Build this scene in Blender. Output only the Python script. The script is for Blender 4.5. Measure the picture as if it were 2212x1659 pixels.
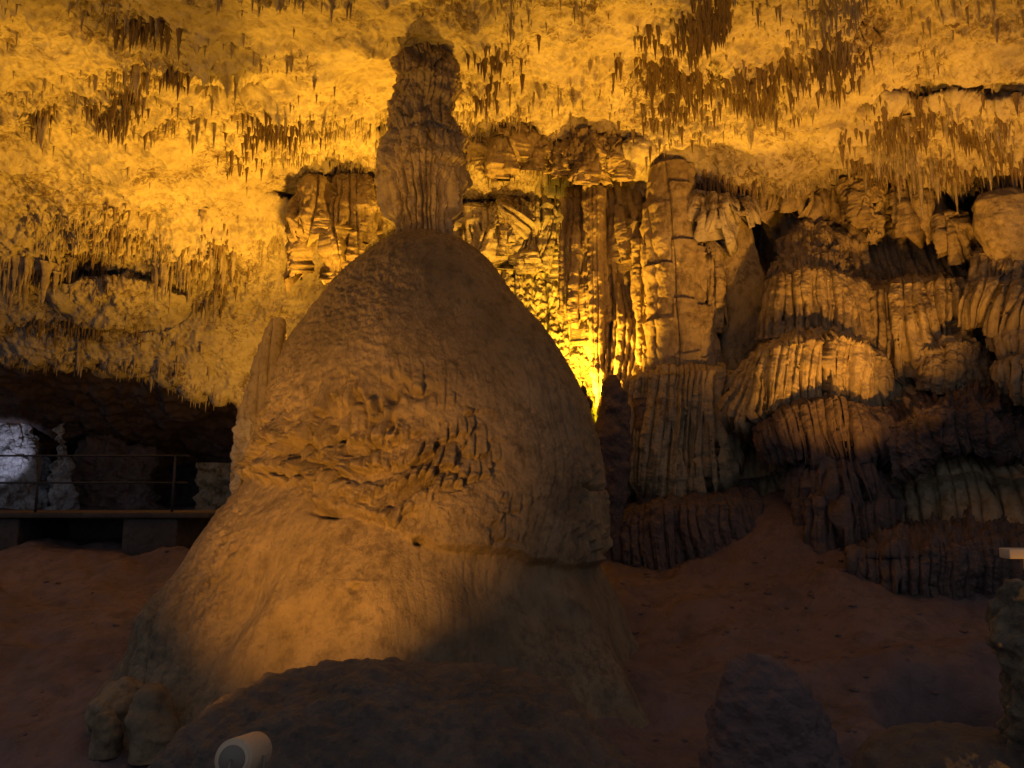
import bpy, math, random
import numpy as np
from mathutils import Vector

# ------------------------------------------------------------------ camera, world, exposure
scene = bpy.context.scene
for o in list(bpy.data.objects):
    bpy.data.objects.remove(o)
C = scene.collection
PITCH = math.radians(8.28)
cam = bpy.data.cameras.new('camera'); cam.lens = 26.0; cam.sensor_width = 36.0
cam.clip_start = 0.05; cam.clip_end = 300
co = bpy.data.objects.new('camera', cam); C.objects.link(co)
co.location = (0, 0, 1.6); co.rotation_euler = (math.radians(90) + PITCH, 0, 0)
scene.camera = co
scene.render.engine = 'CYCLES'
scene.view_settings.view_transform = 'Standard'
scene.view_settings.look = 'None'
scene.view_settings.exposure = 0.0
scene.view_settings.gamma = 1.0
world = bpy.data.worlds.new('World'); scene.world = world
world.use_nodes = True
bg = world.node_tree.nodes['Background']
bg.inputs[0].default_value = (0.78, 0.84, 1.0, 1)
bg.inputs[1].default_value = 0.22
scene.cycles.max_bounces = 5
scene.cycles.diffuse_bounces = 3

# photo frame used for drawing outlines: 2212 x 1659 units, turned into metres by a depth Y
F0 = 1597.3; CU = 1106.0; CV = 829.5; EYE = 1.6
ca, sa = math.cos(PITCH), math.sin(PITCH)
def P(u, v, Y):
    u = np.asarray(u, float); v = np.asarray(v, float); Y = np.asarray(Y, float)
    x = (u - CU) / F0; z = (CV - v) / F0
    yw = ca - z * sa; zw = sa + z * ca
    k = Y / yw
    return np.stack([x * k, yw * k + 0 * x, EYE + zw * k], -1)
def proj(p):
    x = p[..., 0]; y = p[..., 1]; z = p[..., 2] - EYE
    d = y * ca + z * sa; w = -y * sa + z * ca
    d = np.maximum(d, 0.05)
    return CU + F0 * x / d, CV - F0 * w / d

# ------------------------------------------------------------------ lamps and added fill spots
ORANGE = (1.0, 0.45, 0.03)
def aim(o, target):
    d = Vector(target) - o.location
    o.rotation_euler = d.to_track_quat('-Z', 'Y').to_euler()
def spot(loc, target, power, angle, blend=0.6, col=ORANGE, radius=0.12):
    l = bpy.data.lights.new('lamp_or_fill', 'SPOT'); l.energy = power; l.color = col
    l.spot_size = math.radians(angle); l.spot_blend = blend; l.shadow_soft_size = radius
    o = bpy.data.objects.new('lamp_or_fill', l); C.objects.link(o); o.location = loc; aim(o, target)
    return o
def W(u, v, Y): return tuple(float(a) for a in P(u, v, Y))

def up(u, v, Y, a, b, c): p = W(u, v, Y); return (p[0] + a, p[1] + b, p[2] + c)
LAMPS_AND_FILLS = [  # location, target, power, cone, blend, colour
    # behind the dome, right: hot spot on back wall and ceiling
    (W(1240, 900, 14.6), W(1180, 400, 15.5), 2700, 150, 0.7, (1.0, 0.46, 0.03), 0.12),
    (W(1180, 900, 14.9), W(1290, 800, 16.9), 380, 120, 0.8, (1.0, 0.82, 0.0), 0.1),
    # behind the dome, left: rakes the ceiling
    (W(640, 930, 14.5), W(420, 330, 13.0), 3300, 125, 0.75, ORANGE, 0.15),
    (W(600, 985, 16.6), W(470, 720, 18.8), 620, 105, 0.6, ORANGE, 0.1),
    # forward of the dome, low right: right-hand ceiling
    (W(1560, 1260, 9.5), W(1720, 150, 9.5), 1300, 100, 0.9, ORANGE, 0.15),
    # low flood in front: dome face
    ((-2.45, 3.2, 0.60), W(730, 1075, 8.8), 2400, 50, 0.95, (1.0, 0.43, 0.045), 0.10),
    # distant flood for the column on top of the dome
    ((-1.6, -1.5, 1.0), W(912, 400, 11), 3600, 7.5, 0.9, (1.0, 0.43, 0.05), 0.10),
    # right-hand wall
    (W(2080, 1235, 8.9), up(2080, 1235, 8.9, -.12, 1.0, 1.9), 1250, 72, 0.65, (1.0, 0.42, 0.045), 0.06),
    (W(2400, 1200, 8.0), up(2400, 1200, 8.0, -.35, 1.0, 1.9), 1400, 74, 0.65, (1.0, 0.42, 0.045), 0.06),
    (W(1345, 965, 14.4), W(1345, 790, 16.6), 170, 100, 0.6, (1.0, 0.48, 0.05), 0.08),  # added unseen spot, brightens the back wall beside the thin pillar
    (W(1352, 1130, 14.6), W(1352, 1020, 16), 90, 80, 0.6, (1.0, 0.48, 0.05), 0.05),  # added small unseen spot that lights the slit next to the rock pillar
    # added fill outside the frame, lower left: brightens far left of the ceiling
    ((-7.5, 6.0, 0.0), (-4.5, 9.0, 7.5), 2000, 100, 0.9, ORANGE, 0.15),
    # added unseen spot for orange patches on the pitted rock, right edge
    ((3.75, 3.3, 0.15), W(2215, 1420, 4.2), 70, 75, 0.5, (1.0, 0.45, 0.06), 0.04),
    # white lamp far left
    (W(-30, 1045, 24.3), W(-5, 965, 27.8), 330, 42, 0.5, (0.72, 0.74, 1.0), 0.1),
    (W(300, 1082, 27.0), W(255, 1060, 28), 1.0, 110, 0.8, (0.75, 0.78, 1.0), 0.1),
]

# ------------------------------------------------------------------ noise in numpy
def _h(ix, iy, iz, s):
    n = (ix.astype(np.int64) * 374761393 + iy.astype(np.int64) * 668265263 + iz.astype(np.int64) * 2147483647 + s * 974634777) & 0xffffffff
    n = ((n ^ (n >> 13)) * 1274126177) & 0xffffffff
    n = ((n ^ (n >> 16)) * 2246822519) & 0xffffffff
    return ((n ^ (n >> 15)) & 0xffffff) / 16777215.0
def vnoise(x, y, z, s=0):
    fx, fy, fz = np.floor(x), np.floor(y), np.floor(z)
    tx, ty, tz = x - fx, y - fy, z - fz
    ix, iy, iz = fx.astype(np.int64), fy.astype(np.int64), fz.astype(np.int64)
    tx = tx * tx * (3 - 2 * tx); ty = ty * ty * (3 - 2 * ty); tz = tz * tz * (3 - 2 * tz)
    r = 0
    for a in (0, 1):
        wx = tx if a else 1 - tx
        for b in (0, 1):
            wy = ty if b else 1 - ty
            for c in (0, 1):
                wz = tz if c else 1 - tz
                r = r + wx * wy * wz * _h(ix + a, iy + b, iz + c, s)
    return r * 2 - 1
def fbm(p, freq, octs=4, s=0, gain=0.5, st=(1, 1, 1)):
    r = 0; a = 1.0; t = 0
    for i in range(octs):
        r = r + a * vnoise(p[..., 0] * freq * st[0] + i * 7.3, p[..., 1] * freq * st[1] + i * 3.1, p[..., 2] * freq * st[2] + i * 5.7, s + i)
        t += a; a *= gain; freq *= 2.03
    return r / t
def ridged(p, freq, octs=4, s=0, st=(1, 1, 1), gain=0.55):
    r = 0; a = 1.0; t = 0
    for i in range(octs):
        n = 1 - np.abs(vnoise(p[..., 0] * freq * st[0] + i * 7.3, p[..., 1] * freq * st[1] + i * 3.1, p[..., 2] * freq * st[2] + i * 5.7, s + i))
        r = r + a * n * n; t += a; a *= gain; freq *= 2.07
    return r / t
def worley2(x, y, s=0):
    """distance to nearest point, and its random value"""
    ix, iy = np.floor(x), np.floor(y)
    best = np.full(x.shape, 9.0); rid = np.zeros(x.shape)
    z0 = np.zeros(x.shape)
    for a in (-1, 0, 1):
        for b in (-1, 0, 1):
            cx, cy = ix + a, iy + b
            px = cx + 0.15 + 0.7 * _h(cx, cy, z0, s); py = cy + 0.15 + 0.7 * _h(cx, cy, z0, s + 1)
            d = np.hypot(x - px, y - py)
            m = d < best
            best = np.where(m, d, best); rid = np.where(m, _h(cx, cy, z0, s + 2), rid)
    return best, rid
def worley3(p, freq, s=0):
    x, y, z = p[..., 0] * freq, p[..., 1] * freq, p[..., 2] * freq
    ix, iy, iz = np.floor(x), np.floor(y), np.floor(z)
    best = np.full(x.shape, 9.0)
    for a in (-1, 0, 1):
        for b in (-1, 0, 1):
            for c in (-1, 0, 1):
                cx, cy, cz = ix + a, iy + b, iz + c
                d = (x - cx - _h(cx, cy, cz, s)) ** 2 + (y - cy - _h(cx, cy, cz, s + 1)) ** 2 + (z - cz - _h(cx, cy, cz, s + 2)) ** 2
                best = np.minimum(best, d)
    return np.sqrt(best)
def pipes(x, s=0):
    """1-D cells: rounded rib height 0..1 and a random value per rib"""
    ix = np.floor(x); z0 = np.zeros(x.shape)
    d1 = np.full(x.shape, 9.0); d2 = np.full(x.shape, 9.0); rid = np.zeros(x.shape)
    for a in (-2, -1, 0, 1, 2):
        c = ix + a; px = c + 0.1 + 0.8 * _h(c, z0, z0, s)
        d = np.abs(x - px); m = d < d1
        d2 = np.where(m, d1, np.minimum(d2, d)); rid = np.where(m, _h(c, z0, z0, s + 5), rid); d1 = np.where(m, d, d1)
    e = np.clip((d2 - d1) * 1.6, 0, 1)
    return np.sqrt(1 - (1 - e) ** 2), rid
def ss(a, b, x):
    t = np.clip((x - a) / (b - a), 0, 1); return t * t * (3 - 2 * t)
def pl(pts, x):
    p = np.array(pts, float); return np.interp(x, p[:, 0], p[:, 1])
def plv(pts, v):   # u as a function of v
    p = np.array(pts, float); return np.interp(v, p[:, 1], p[:, 0])
def ell(u, v, cu, cv, ru, rv, rot=0):
    a = math.radians(rot); du, dv = u - cu, v - cv
    x = (du * math.cos(a) + dv * math.sin(a)) / ru; y = (-du * math.sin(a) + dv * math.cos(a)) / rv
    return np.exp(-(x * x + y * y))
def tps(ctrl):
    c = np.array(ctrl, float); n = len(c); q = c[:, :2] / 1000.0
    def U(r2): return 0.5 * r2 * np.log(r2 + 1e-9)
    K = U(((q[:, None] - q[None]) ** 2).sum(-1)) + np.eye(n) * 1e-3
    Pm = np.hstack([np.ones((n, 1)), q]); A = np.zeros((n + 3, n + 3))
    A[:n, :n] = K; A[:n, n:] = Pm; A[n:, :n] = Pm.T
    b = np.zeros(n + 3); b[:n] = c[:, 2]; w = np.linalg.solve(A, b)
    def f(u, v):
        u = np.asarray(u, float) / 1000; v = np.asarray(v, float) / 1000
        r = w[n] + w[n + 1] * u + w[n + 2] * v
        for i in range(n):
            r = r + w[i] * U((u - q[i, 0]) ** 2 + (v - q[i, 1]) ** 2)
        return r
    return f

# ------------------------------------------------------------------ mesh helpers
def set_tags(o, label=None, cat=None, group=None, kind=None):
    if label: o['label'] = label
    if cat: o['category'] = cat
    if group: o['group'] = group
    if kind: o['kind'] = kind
    return o
def mesh_obj(name, verts, faces, mat, parent=None, smooth=True):
    me = bpy.data.meshes.new(name)
    verts = np.ascontiguousarray(verts.reshape(-1, 3), dtype=np.float32)
    faces = np.ascontiguousarray(faces, dtype=np.int32)
    nf, k = faces.shape
    me.vertices.add(len(verts)); me.vertices.foreach_set('co', verts.ravel())
    me.loops.add(nf * k); me.loops.foreach_set('vertex_index', faces.ravel())
    me.polygons.add(nf)
    me.polygons.foreach_set('loop_start', np.arange(0, nf * k, k, dtype=np.int32))
    me.polygons.foreach_set('loop_total', np.full(nf, k, dtype=np.int32))
    if smooth: me.polygons.foreach_set('use_smooth', np.ones(nf, dtype=bool))
    me.update(calc_edges=True); me.validate()
    if mat: me.materials.append(mat)
    o = bpy.data.objects.new(name, me); C.objects.link(o)
    if parent: o.parent = parent
    return o
def grid_faces(nr, nc, wrap=False):
    r = np.arange(nr - 1)[:, None]; c = np.arange(nc if wrap else nc - 1)[None]
    c2 = (c + 1) % nc
    a = r * nc + c; b = r * nc + c2; d = (r + 1) * nc + c; e = (r + 1) * nc + c2
    return np.stack([a, d, e, b], -1).reshape(-1, 4)
def gnormal(p, wrap=False):
    du = np.gradient(p, axis=1)
    if wrap:
        du[:, 0] = p[:, 1] - p[:, -1]; du[:, -1] = p[:, 0] - p[:, -2]
    dv = np.gradient(p, axis=0)
    n = np.cross(dv, du); n /= np.maximum(np.linalg.norm(n, axis=-1, keepdims=True), 1e-9)
    return n
def smooth2(a, k):
    for _ in range(k):
        a = a.copy(); a[1:-1] = (a[:-2] + 2 * a[1:-1] + a[2:]) / 4; a[:, 1:-1] = (a[:, :-2] + 2 * a[:, 1:-1] + a[:, 2:]) / 4
    return a

# ------------------------------------------------------------------ materials
def rock(name, c1, c2, c3=None, scale=1.0, bump=0.6, fine=1.0, rough=(0.6, 0.95), spec=0.3, streak=0.0, speck=0.0, dark=(.10, .06, .03), spsc=9.0):
    m = bpy.data.materials.new(name); m.use_nodes = True
    nt = m.node_tree; N = nt.nodes; L = nt.links
    b = N['Principled BSDF']; b.inputs['Specular IOR Level'].default_value = spec
    tc = N.new('ShaderNodeNewGeometry')
    mp = N.new('ShaderNodeMapping'); mp.inputs['Scale'].default_value = (scale, scale, scale * (1 - streak * 0.85))
    L.new(tc.outputs['Position'], mp.inputs['Vector'])
    n1 = N.new('ShaderNodeTexNoise'); n1.inputs['Scale'].default_value = 1.3; n1.inputs['Detail'].default_value = 8; n1.inputs['Roughness'].default_value = 0.65
    n2 = N.new('ShaderNodeTexNoise'); n2.inputs['Scale'].default_value = 7.0; n2.inputs['Detail'].default_value = 6; n2.inputs['Roughness'].default_value = 0.7
    n3 = N.new('ShaderNodeTexNoise'); n3.inputs['Scale'].default_value = 16 * fine; n3.inputs['Detail'].default_value = 8; n3.inputs['Roughness'].default_value = 0.75
    for n in (n1, n2, n3): L.new(mp.outputs[0], n.inputs['Vector'])
    r = N.new('ShaderNodeValToRGB'); r.color_ramp.elements[0].position = 0.35; r.color_ramp.elements[1].position = 0.65
    r.color_ramp.elements[0].color = (*c1, 1); r.color_ramp.elements[1].color = (*c2, 1)
    L.new(n1.outputs[0], r.inputs[0])
    mx = N.new('ShaderNodeMix'); mx.data_type = 'RGBA'
    r2 = N.new('ShaderNodeValToRGB'); r2.color_ramp.elements[0].position = 0.48; r2.color_ramp.elements[1].position = 0.72
    L.new(n2.outputs[0], r2.inputs[0]); L.new(r2.outputs[0], mx.inputs[0])
    L.new(r.outputs[0], mx.inputs[6]); mx.inputs[7].default_value = (*(c3 or c1), 1)
    col = mx.outputs[2]
    if speck > 0:   # broken dark speckle in patches: mineral stains, plus ceiling relief shade painted in
        n4 = N.new('ShaderNodeTexNoise'); n4.inputs['Scale'].default_value = spsc; n4.inputs['Detail'].default_value = 7; n4.inputs['Roughness'].default_value = 0.72; n4.inputs['Distortion'].default_value = 0.6
        n5 = N.new('ShaderNodeTexNoise'); n5.inputs['Scale'].default_value = 1.0; n5.inputs['Detail'].default_value = 5
        L.new(tc.outputs['Position'], n4.inputs['Vector']); L.new(tc.outputs['Position'], n5.inputs['Vector'])
        ad = N.new('ShaderNodeMath'); ad.operation = 'MULTIPLY_ADD'; ad.inputs[1].default_value = 0.9
        L.new(n5.outputs[0], ad.inputs[0]); L.new(n4.outputs[0], ad.inputs[2])
        rr = N.new('ShaderNodeMapRange'); rr.inputs[1].default_value = 1.0; rr.inputs[2].default_value = 1.16; rr.inputs[3].default_value = 0; rr.inputs[4].default_value = speck
        L.new(ad.outputs[0], rr.inputs[0])
        m2 = N.new('ShaderNodeMix'); m2.data_type = 'RGBA'; L.new(rr.outputs[0], m2.inputs[0]); L.new(col, m2.inputs[6]); m2.inputs[7].default_value = (*dark, 1)
        col = m2.outputs[2]
    L.new(col, b.inputs['Base Color'])
    mr = N.new('ShaderNodeMapRange'); mr.inputs[3].default_value = rough[0]; mr.inputs[4].default_value = rough[1]
    L.new(n2.outputs[0], mr.inputs[0]); L.new(mr.outputs[0], b.inputs['Roughness'])
    bm = N.new('ShaderNodeBump'); bm.inputs['Strength'].default_value = bump; bm.inputs['Distance'].default_value = 0.05
    L.new(n3.outputs[0], bm.inputs['Height']); L.new(bm.outputs[0], b.inputs['Normal'])
    return m
M_ceil = rock('ceiling_limestone', (.38, .33, .26), (.54, .48, .38), (.27, .21, .15), 0.7, 1.0, 1.0, speck=.85, dark=(.10, .06, .03))
M_stal = rock('stalactite_calcite', (.27, .22, .16), (.42, .36, .28), (.18, .13, .09), 1.5, 0.6, 1.2)
M_dome = rock('dome_calcite', (.155, .112, .062), (.27, .20, .118), (.09, .062, .034), 0.8, 0.9, 1.4, (0.38, 0.8), 0.45, 0.4, speck=.6, dark=(.07, .045, .028), spsc=14)
M_wall = rock('wall_flowstone', (.26, .20, .12), (.40, .32, .20), (.14, .10, .055), 0.9, 0.8, 1.2, streak=0.5, speck=.6, dark=(.07, .045, .03))
M_dark = rock('shade_dark_rock', (.095, .068, .060), (.14, .10, .09), (.065, .048, .044), 0.8, 0.9, 1.0)  # darkened albedo: shade of the unlit rock is put into the colour
M_soil = rock('red_cave_earth', (.12, .082, .080), (.18, .125, .120), (.10, .075, .072), 0.6, 1.0, 0.8, speck=.5, dark=(.06, .045, .045), spsc=4)
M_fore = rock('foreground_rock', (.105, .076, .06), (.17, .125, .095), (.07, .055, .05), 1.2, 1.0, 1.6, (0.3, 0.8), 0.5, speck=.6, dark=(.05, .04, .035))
M_edge = rock('pitted_edge_rock', (.12, .09, .06), (.32, .25, .16), (.06, .045, .03), 3.0, 1.0, 1.6, (.4, .8), .4, speck=.95, dark=(.04, .03, .02), spsc=16)
M_grey = rock('grey_far_rock', (.22, .22, .23), (.50, .50, .52), (.06, .06, .07), 1.0, 1.0, 0.8, speck=.9, dark=(.03, .03, .03), spsc=3)
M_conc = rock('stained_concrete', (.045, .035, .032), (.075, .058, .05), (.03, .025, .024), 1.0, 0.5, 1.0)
def plain(name, col, rough=0.5, metal=0.0):
    m = bpy.data.materials.new(name); m.use_nodes = True
    b = m.node_tree.nodes['Principled BSDF']
    b.inputs['Base Color'].default_value = (*col, 1); b.inputs['Roughness'].default_value = rough; b.inputs['Metallic'].default_value = metal
    n = m.node_tree.nodes.new('ShaderNodeTexNoise'); n.inputs['Scale'].default_value = 30
    mr = m.node_tree.nodes.new('ShaderNodeMapRange'); mr.inputs[3].default_value = max(0, rough - .1); mr.inputs[4].default_value = min(1, rough + .15)
    m.node_tree.links.new(n.outputs[0], mr.inputs[0]); m.node_tree.links.new(mr.outputs[0], b.inputs['Roughness'])
    return m
M_metal = plain('galvanised_rail', (.018, .018, .02), 0.7, 0.0)
M_lamp = plain('cream_lamp_housing', (.46, .34, .22), 0.5)
M_lampdark = plain('lamp_cap', (.16, .125, .10), 0.6)
M_glass = plain('lamp_lens', (.5, .45, .3), 0.2)

# ------------------------------------------------------------------ ceiling
ceil_depth = tps([
    (-600, -650, 5.2), (400, -650, 5.4), (1100, -650, 5.4), (2000, -650, 5.0), (2800, -650, 4.6),
    (-600, 0, 8.3), (0, 0, 9.0), (600, 0, 9.3), (1100, 0, 9.7), (1600, 0, 9.4), (2212, 0, 8.4), (2800, 0, 7.8),
    (-600, 250, 10.8), (0, 250, 12.0), (600, 250, 13.2), (1000, 250, 13.8), (1400, 250, 13.2), (1800, 250, 11.8), (2212, 250, 10.5), (2800, 250, 9.5),
    (-600, 480, 14.0), (0, 450, 15.0), (400, 450, 16.0), (800, 450, 17.5), (1100, 450, 18.0), (1400, 430, 15.2), (1600, 420, 14.5), (1900, 400, 13.9), (2212, 400, 13.4), (2800, 450, 12.0),
    (-600, 700, 16.5), (0, 700, 17.5), (300, 700, 18.5), (600, 700, 19.2), (1200, 620, 19.2), (0, 800, 18.6), (500, 880, 20.2), (800, 800, 20.0)])
VB = [(-600, 770), (0, 790), (150, 790), (300, 815), (430, 855), (505, 890), (620, 900), (760, 700), (900, 600), (1100, 520), (1330, 470), (1450, 432), (1560, 445), (1620, 408), (1700, 398), (1900, 388), (2030, 402), (2110, 392), (2212, 412), (2800, 450)]
def ceiling_smooth_mask(u, v):
    s = 0
    for a in [(180, 350, 260, 70, 10), (420, 350, 200, 60, 20), (760, 130, 150, 55, 15), (80, 110, 130, 80, 0), (620, 400, 120, 50, 20), (1600, 300, 330, 38, -22), (1400, 355, 200, 26, -10), (2100, 150, 130, 40, -60),
              (1980, 370, 260, 20, 0), (950, 90, 150, 60, 0), (700, 20, 200, 40, 0), (60, 655, 160, 26, 0), (1180, 30, 80, 120, 10), (1330, 30, 60, 100, 20)]:
        s = s + ell(u, v, *a)
    s = s + .35 * ell(u, v, 150, 20, 260, 120)
    return np.clip(s, 0, 1)
def build_ceiling():
    us = np.linspace(-600, 2800, 1500)
    # denser inside the frame
    t = np.concatenate([np.linspace(0, 0.30, 90, endpoint=False), np.linspace(0.30, 1, 560)])
    U, T = np.meshgrid(us, t)
    vb = pl(VB, U) + 7 * np.sin(U * 0.11) + 6 * np.sin(U * 0.047 + 1)
    V = -650 + (vb + 650) * T
    Y = ceil_depth(U, V)
    # broad features drawn as depth changes
    bulge = ss(1.08, 0.90, np.hypot((U - 1690) / 190, (V - 20) / (165 + 0 * U)) + 0.06 * np.sin(U * .05)) * ss(1900, 1800, U)
    Y -= 0.7 * bulge
    bulge2 = ss(1.15, 0.8, np.hypot((U - 2080 - (V - 300) * .2) / 270, (V - 290) / 95) + .08 * np.sin(U * .045))
    Y -= 0.35 * bulge2
    ridge = np.exp(-((V - (330 + 0.05 * (U - 1100) + 18 * np.sin(U * .03))) / 34) ** 2) * ss(1000, 1060, U) * ss(1430, 1370, U)
    Y -= 0.45 * ridge
    Y -= 0.5 * ss(1.2, .8, np.hypot((U - 270 - (V - 660) * .5) / 130, (V - 640) / 55))       # leaning block
    Y += 0.8 * ell(U, V, 170, 560, 60, 30, 20)
    Y += 0.6 * ell(U, V, 500, 160, 55, 14, 0)
    Y += 0.5 * ell(U, V, 640, 415, 60, 14, 10)
    Y += 0.7 * ell(U, V, 1160, 350, 40, 16, 0)
    Y += 0.9 * ell(U, V, 795, 248, 50, 12, 5)
    p = P(U, V, Y)
    # fold the last rows back over the lip
    k = np.clip((T - 0.985) / 0.015, 0, 1)
    p[..., 1] += 2.2 * k ** 1.5; p[..., 2] += 0.5 * k
    n = gnormal(p); n = np.where((n[..., 2:3] > 0), -n, n)
    sm = ceiling_smooth_mask(U, V) * 0.9
    patch = ss(-0.25, 0.25, fbm(p, 0.42, 3, 11)) * (1 - sm)
    patch = np.clip(patch + 0.35 * (1 - sm), 0, 1)
    patch = np.clip(patch + bulge2 * .7 + ridge * .6, 0, 1)
    big = fbm(p, 0.35, 3, 3) * 0.38 + fbm(p, 1.0, 4, 5) * 0.36 * (1 - .5 * sm)
    steps = ridged(p, 0.8, 4, 23, (1, 1, 1)) * 0.30
    kn = (0.75 - np.clip(worley3(p, 3.6, 31), 0, 1)) * 0.16 + (0.7 - np.clip(worley3(p, 8.5, 37), 0, 1)) * 0.12
    rough = fbm(p, 5.0, 4, 41, .62) * 0.11 + fbm(p, 17, 2, 47) * 0.05
    d = big + steps + patch * (kn * 1.0 + rough) + (1 - patch) * rough * 0.35
    p = p + n * d[..., None]
    # hanging points
    wx = p[..., 0] + 0.05 * fbm(p, 3, 2, 61); wy = p[..., 1]
    drop = 0
    for fr, ln, s in ((3.2, .42, 71), (6.5, .26, 73), (12.0, .15, 77)):
        dd, rid = worley2(wx * fr, wy * fr, s)
        drop = drop + ln * (rid ** 3) * np.clip(1 - dd / 0.34, 0, 1) ** 1.2
    drop = drop * ss(0.25, 0.75, patch) * (1 - k) * (.15 + .85 * ss(-.1, .3, fbm(p, .9, 3, 81)))
    p[..., 2] -= drop
    o = mesh_obj('ceiling', p, grid_faces(*U.shape), M_ceil)
    set_tags(o, 'orange lit limestone ceiling of the cave covered in small stalactites', None, None, 'structure')
    return U, V, p, patch
CU_, CVg, CPts, CPatch = build_ceiling()

# ------------------------------------------------------------------ generic depth sheet
def sheet(name, ctrl, u0, u1, v0, v1, nu, nv, mat, disp, mask=None):
    f = tps(ctrl)
    U, V = np.meshgrid(np.linspace(u0, u1, nu), np.linspace(v0, v1, nv))
    p = P(U, V, f(U, V))
    n = gnormal(p); n = np.where(n[..., 1:2] > 0, -n, n)
    dv = disp(p, U, V)
    p = p + n * dv[..., None]
    return mesh_obj(name, p, grid_faces(nv, nu), mat), p
def streaky(p, amp=1.0, fr=3.0, s=0):
    rb, rid = pipes(p[..., 0] * fr + 0.5 * fbm(p, .8, 2, s + 3) + p[..., 1] * .4, s)
    return amp * (0.12 * rb + 0.2 * (rid - .5) + 0.20 * fbm(p, .9, 4, s + 1) + 0.07 * fbm(p, 5, 4, s + 2, .6) + 0.08 * (.7 - np.clip(worley3(p, 5.0, s + 9), 0, 1)))

# wall behind the dome, the brightest part
o, BW = sheet('cave_wall', [(950, 400, 17.6), (1100, 440, 17.8), (1300, 400, 17.0), (1450, 380, 16.2), (1050, 700, 17.4), (1250, 700, 17.2), (1350, 800, 16.8), (1500, 800, 16.5), (1100, 1150, 16), (1500, 1150, 16)],
              900, 1560, 370, 1260, 420, 560, M_ceil,
              lambda p, U, V: streaky(p, 1.1, 4.0, 101) + 0.3 * ridged(p, 2.2, 4, 107, (1, 1, .5)) + .16 * (.7 - np.clip(worley3(p, 6, 109), 0, 1)) + .12 * fbm(p, 9, 3, 111, .65) - 0.3 * ell(U, V, 1320, 620, 25, 60) * 1.0)
set_tags(o, 'drip covered back wall of the cave glowing yellow behind the dome', None, None, 'structure')
# rock wall behind the right-hand flowstone
def right_disp(p, U, V):
    pr, rid = pipes(p[..., 0] * 5.5 + .7 * fbm(p, .8, 3, 125), 127)
    d = 0.35 * fbm(p, .5, 3, 121) + streaky(p, .9, 2.6, 123) + .12 * pr + .14 * (rid - .5)
    d -= 1.6 * ell(U, V, 1645, 520, 34, 90, -10) + 1.3 * ell(U, V, 2090, 430, 75, 26, 12)
    # lower shelves
    ph = (p[..., 2] * 1.5 + 0.6 * fbm(p, .6, 3, 131) + .1 * p[..., 0])
    fr = ph - np.floor(ph)
    return d + 0.32 * (1 - fr) * ss(800, 900, V) - 0.1
o, RW = sheet('cave_wall', [(1380, 360, 15.0), (1700, 360, 14.6), (2212, 360, 13.9), (2900, 360, 12), (1380, 700, 14.8), (1800, 700, 14.0), (2212, 700, 12.7), (2900, 700, 10),
                            (1300, 1000, 15.0), (1600, 1000, 13.9), (1900, 1000, 12.7), (2212, 1000, 11.6), (2900, 1000, 8.5), (1300, 1400, 14.5), (1700, 1400, 13.6), (2212, 1400, 11.2), (2900, 1400, 7.5)],
              1300, 2900, 355, 1420, 760, 560, M_wall, right_disp)
set_tags(o, 'brown rock wall of the cave behind the fluted flowstone', None, None, 'structure')
# far cavern on the left: dark roof and end wall
def far_disp(p, U, V): return 0.6 * fbm(p, .35, 4, 141) + 0.5 * ridged(p, .8, 4, 143, (1, 1, .4)) + .15 * fbm(p, 4, 3, 149)
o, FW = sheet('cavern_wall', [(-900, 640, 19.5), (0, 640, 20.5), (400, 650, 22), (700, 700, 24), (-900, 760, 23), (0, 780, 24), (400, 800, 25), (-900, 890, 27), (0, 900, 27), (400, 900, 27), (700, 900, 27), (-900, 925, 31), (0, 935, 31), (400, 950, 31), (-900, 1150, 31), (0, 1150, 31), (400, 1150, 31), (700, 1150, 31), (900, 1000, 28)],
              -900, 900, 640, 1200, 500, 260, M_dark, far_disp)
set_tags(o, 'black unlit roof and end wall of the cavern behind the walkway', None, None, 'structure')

# ------------------------------------------------------------------ ground
def ground_z(x, y):
    t = np.clip((y - 4.0) / 9.0, 0, 1)
    z = -1.95 + 2.45 * t ** 0.9 + 0.03 * np.maximum(y - 13, 0) - 0.02 * np.maximum(4 - y, 0)
    z = z + 1.0 * np.exp(-((x - 5.0) / 1.7) ** 2 - ((y - 13.4) / 1.9) ** 2) + .25 * np.exp(-((x - 6.5) / 3) ** 2 - ((y - 11) / 2.5) ** 2)
    z = z + 0.7 * ss(5.5, 9.5, x) * ss(3, 9, y)
    z = z - 1.5 * np.exp(-(((x - 4.5) / .55) ** 2 + ((y - 8.1) / .42) ** 2) ** 2)
    z = z + .18 * np.exp(-((x - 4.4) / .9) ** 2 - ((y - 8.9) / .35) ** 2)
    z = z - 0.35 * np.exp(-((x - 3.2) / .13) ** 2 - ((y - 7.55) / .2) ** 2) - 0.3 * np.exp(-((x - 3.45) / .12) ** 2 - ((y - 7.2) / .16) ** 2)
    return z
def build_ground():
    xs = np.concatenate([np.linspace(-40, -12, 40, endpoint=False), np.linspace(-12, 12, 620), np.linspace(12.4, 40, 40)])
    ys = np.concatenate([np.linspace(-8, 2, 20, endpoint=False), np.geomspace(2, 18, 560), np.linspace(18.3, 45, 60)])
    X, Yy = np.meshgrid(xs, ys)
    p = np.stack([X, Yy, ground_z(X, Yy)], -1)
    p[..., 2] += 0.22 * fbm(p, .6, 3, 201) + 0.13 * fbm(p, 2.0, 4, 203) + 0.07 * ridged(p, 4.5, 4, 207) * ss(-.2, .3, fbm(p, .5, 2, 211)) + .014 * fbm(p, 18, 2, 209)
    return mesh_obj('ground', p, grid_faces(*X.shape), M_soil)
set_tags(build_ground(), 'reddish brown earth floor of the cave', None, None, 'structure')

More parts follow.
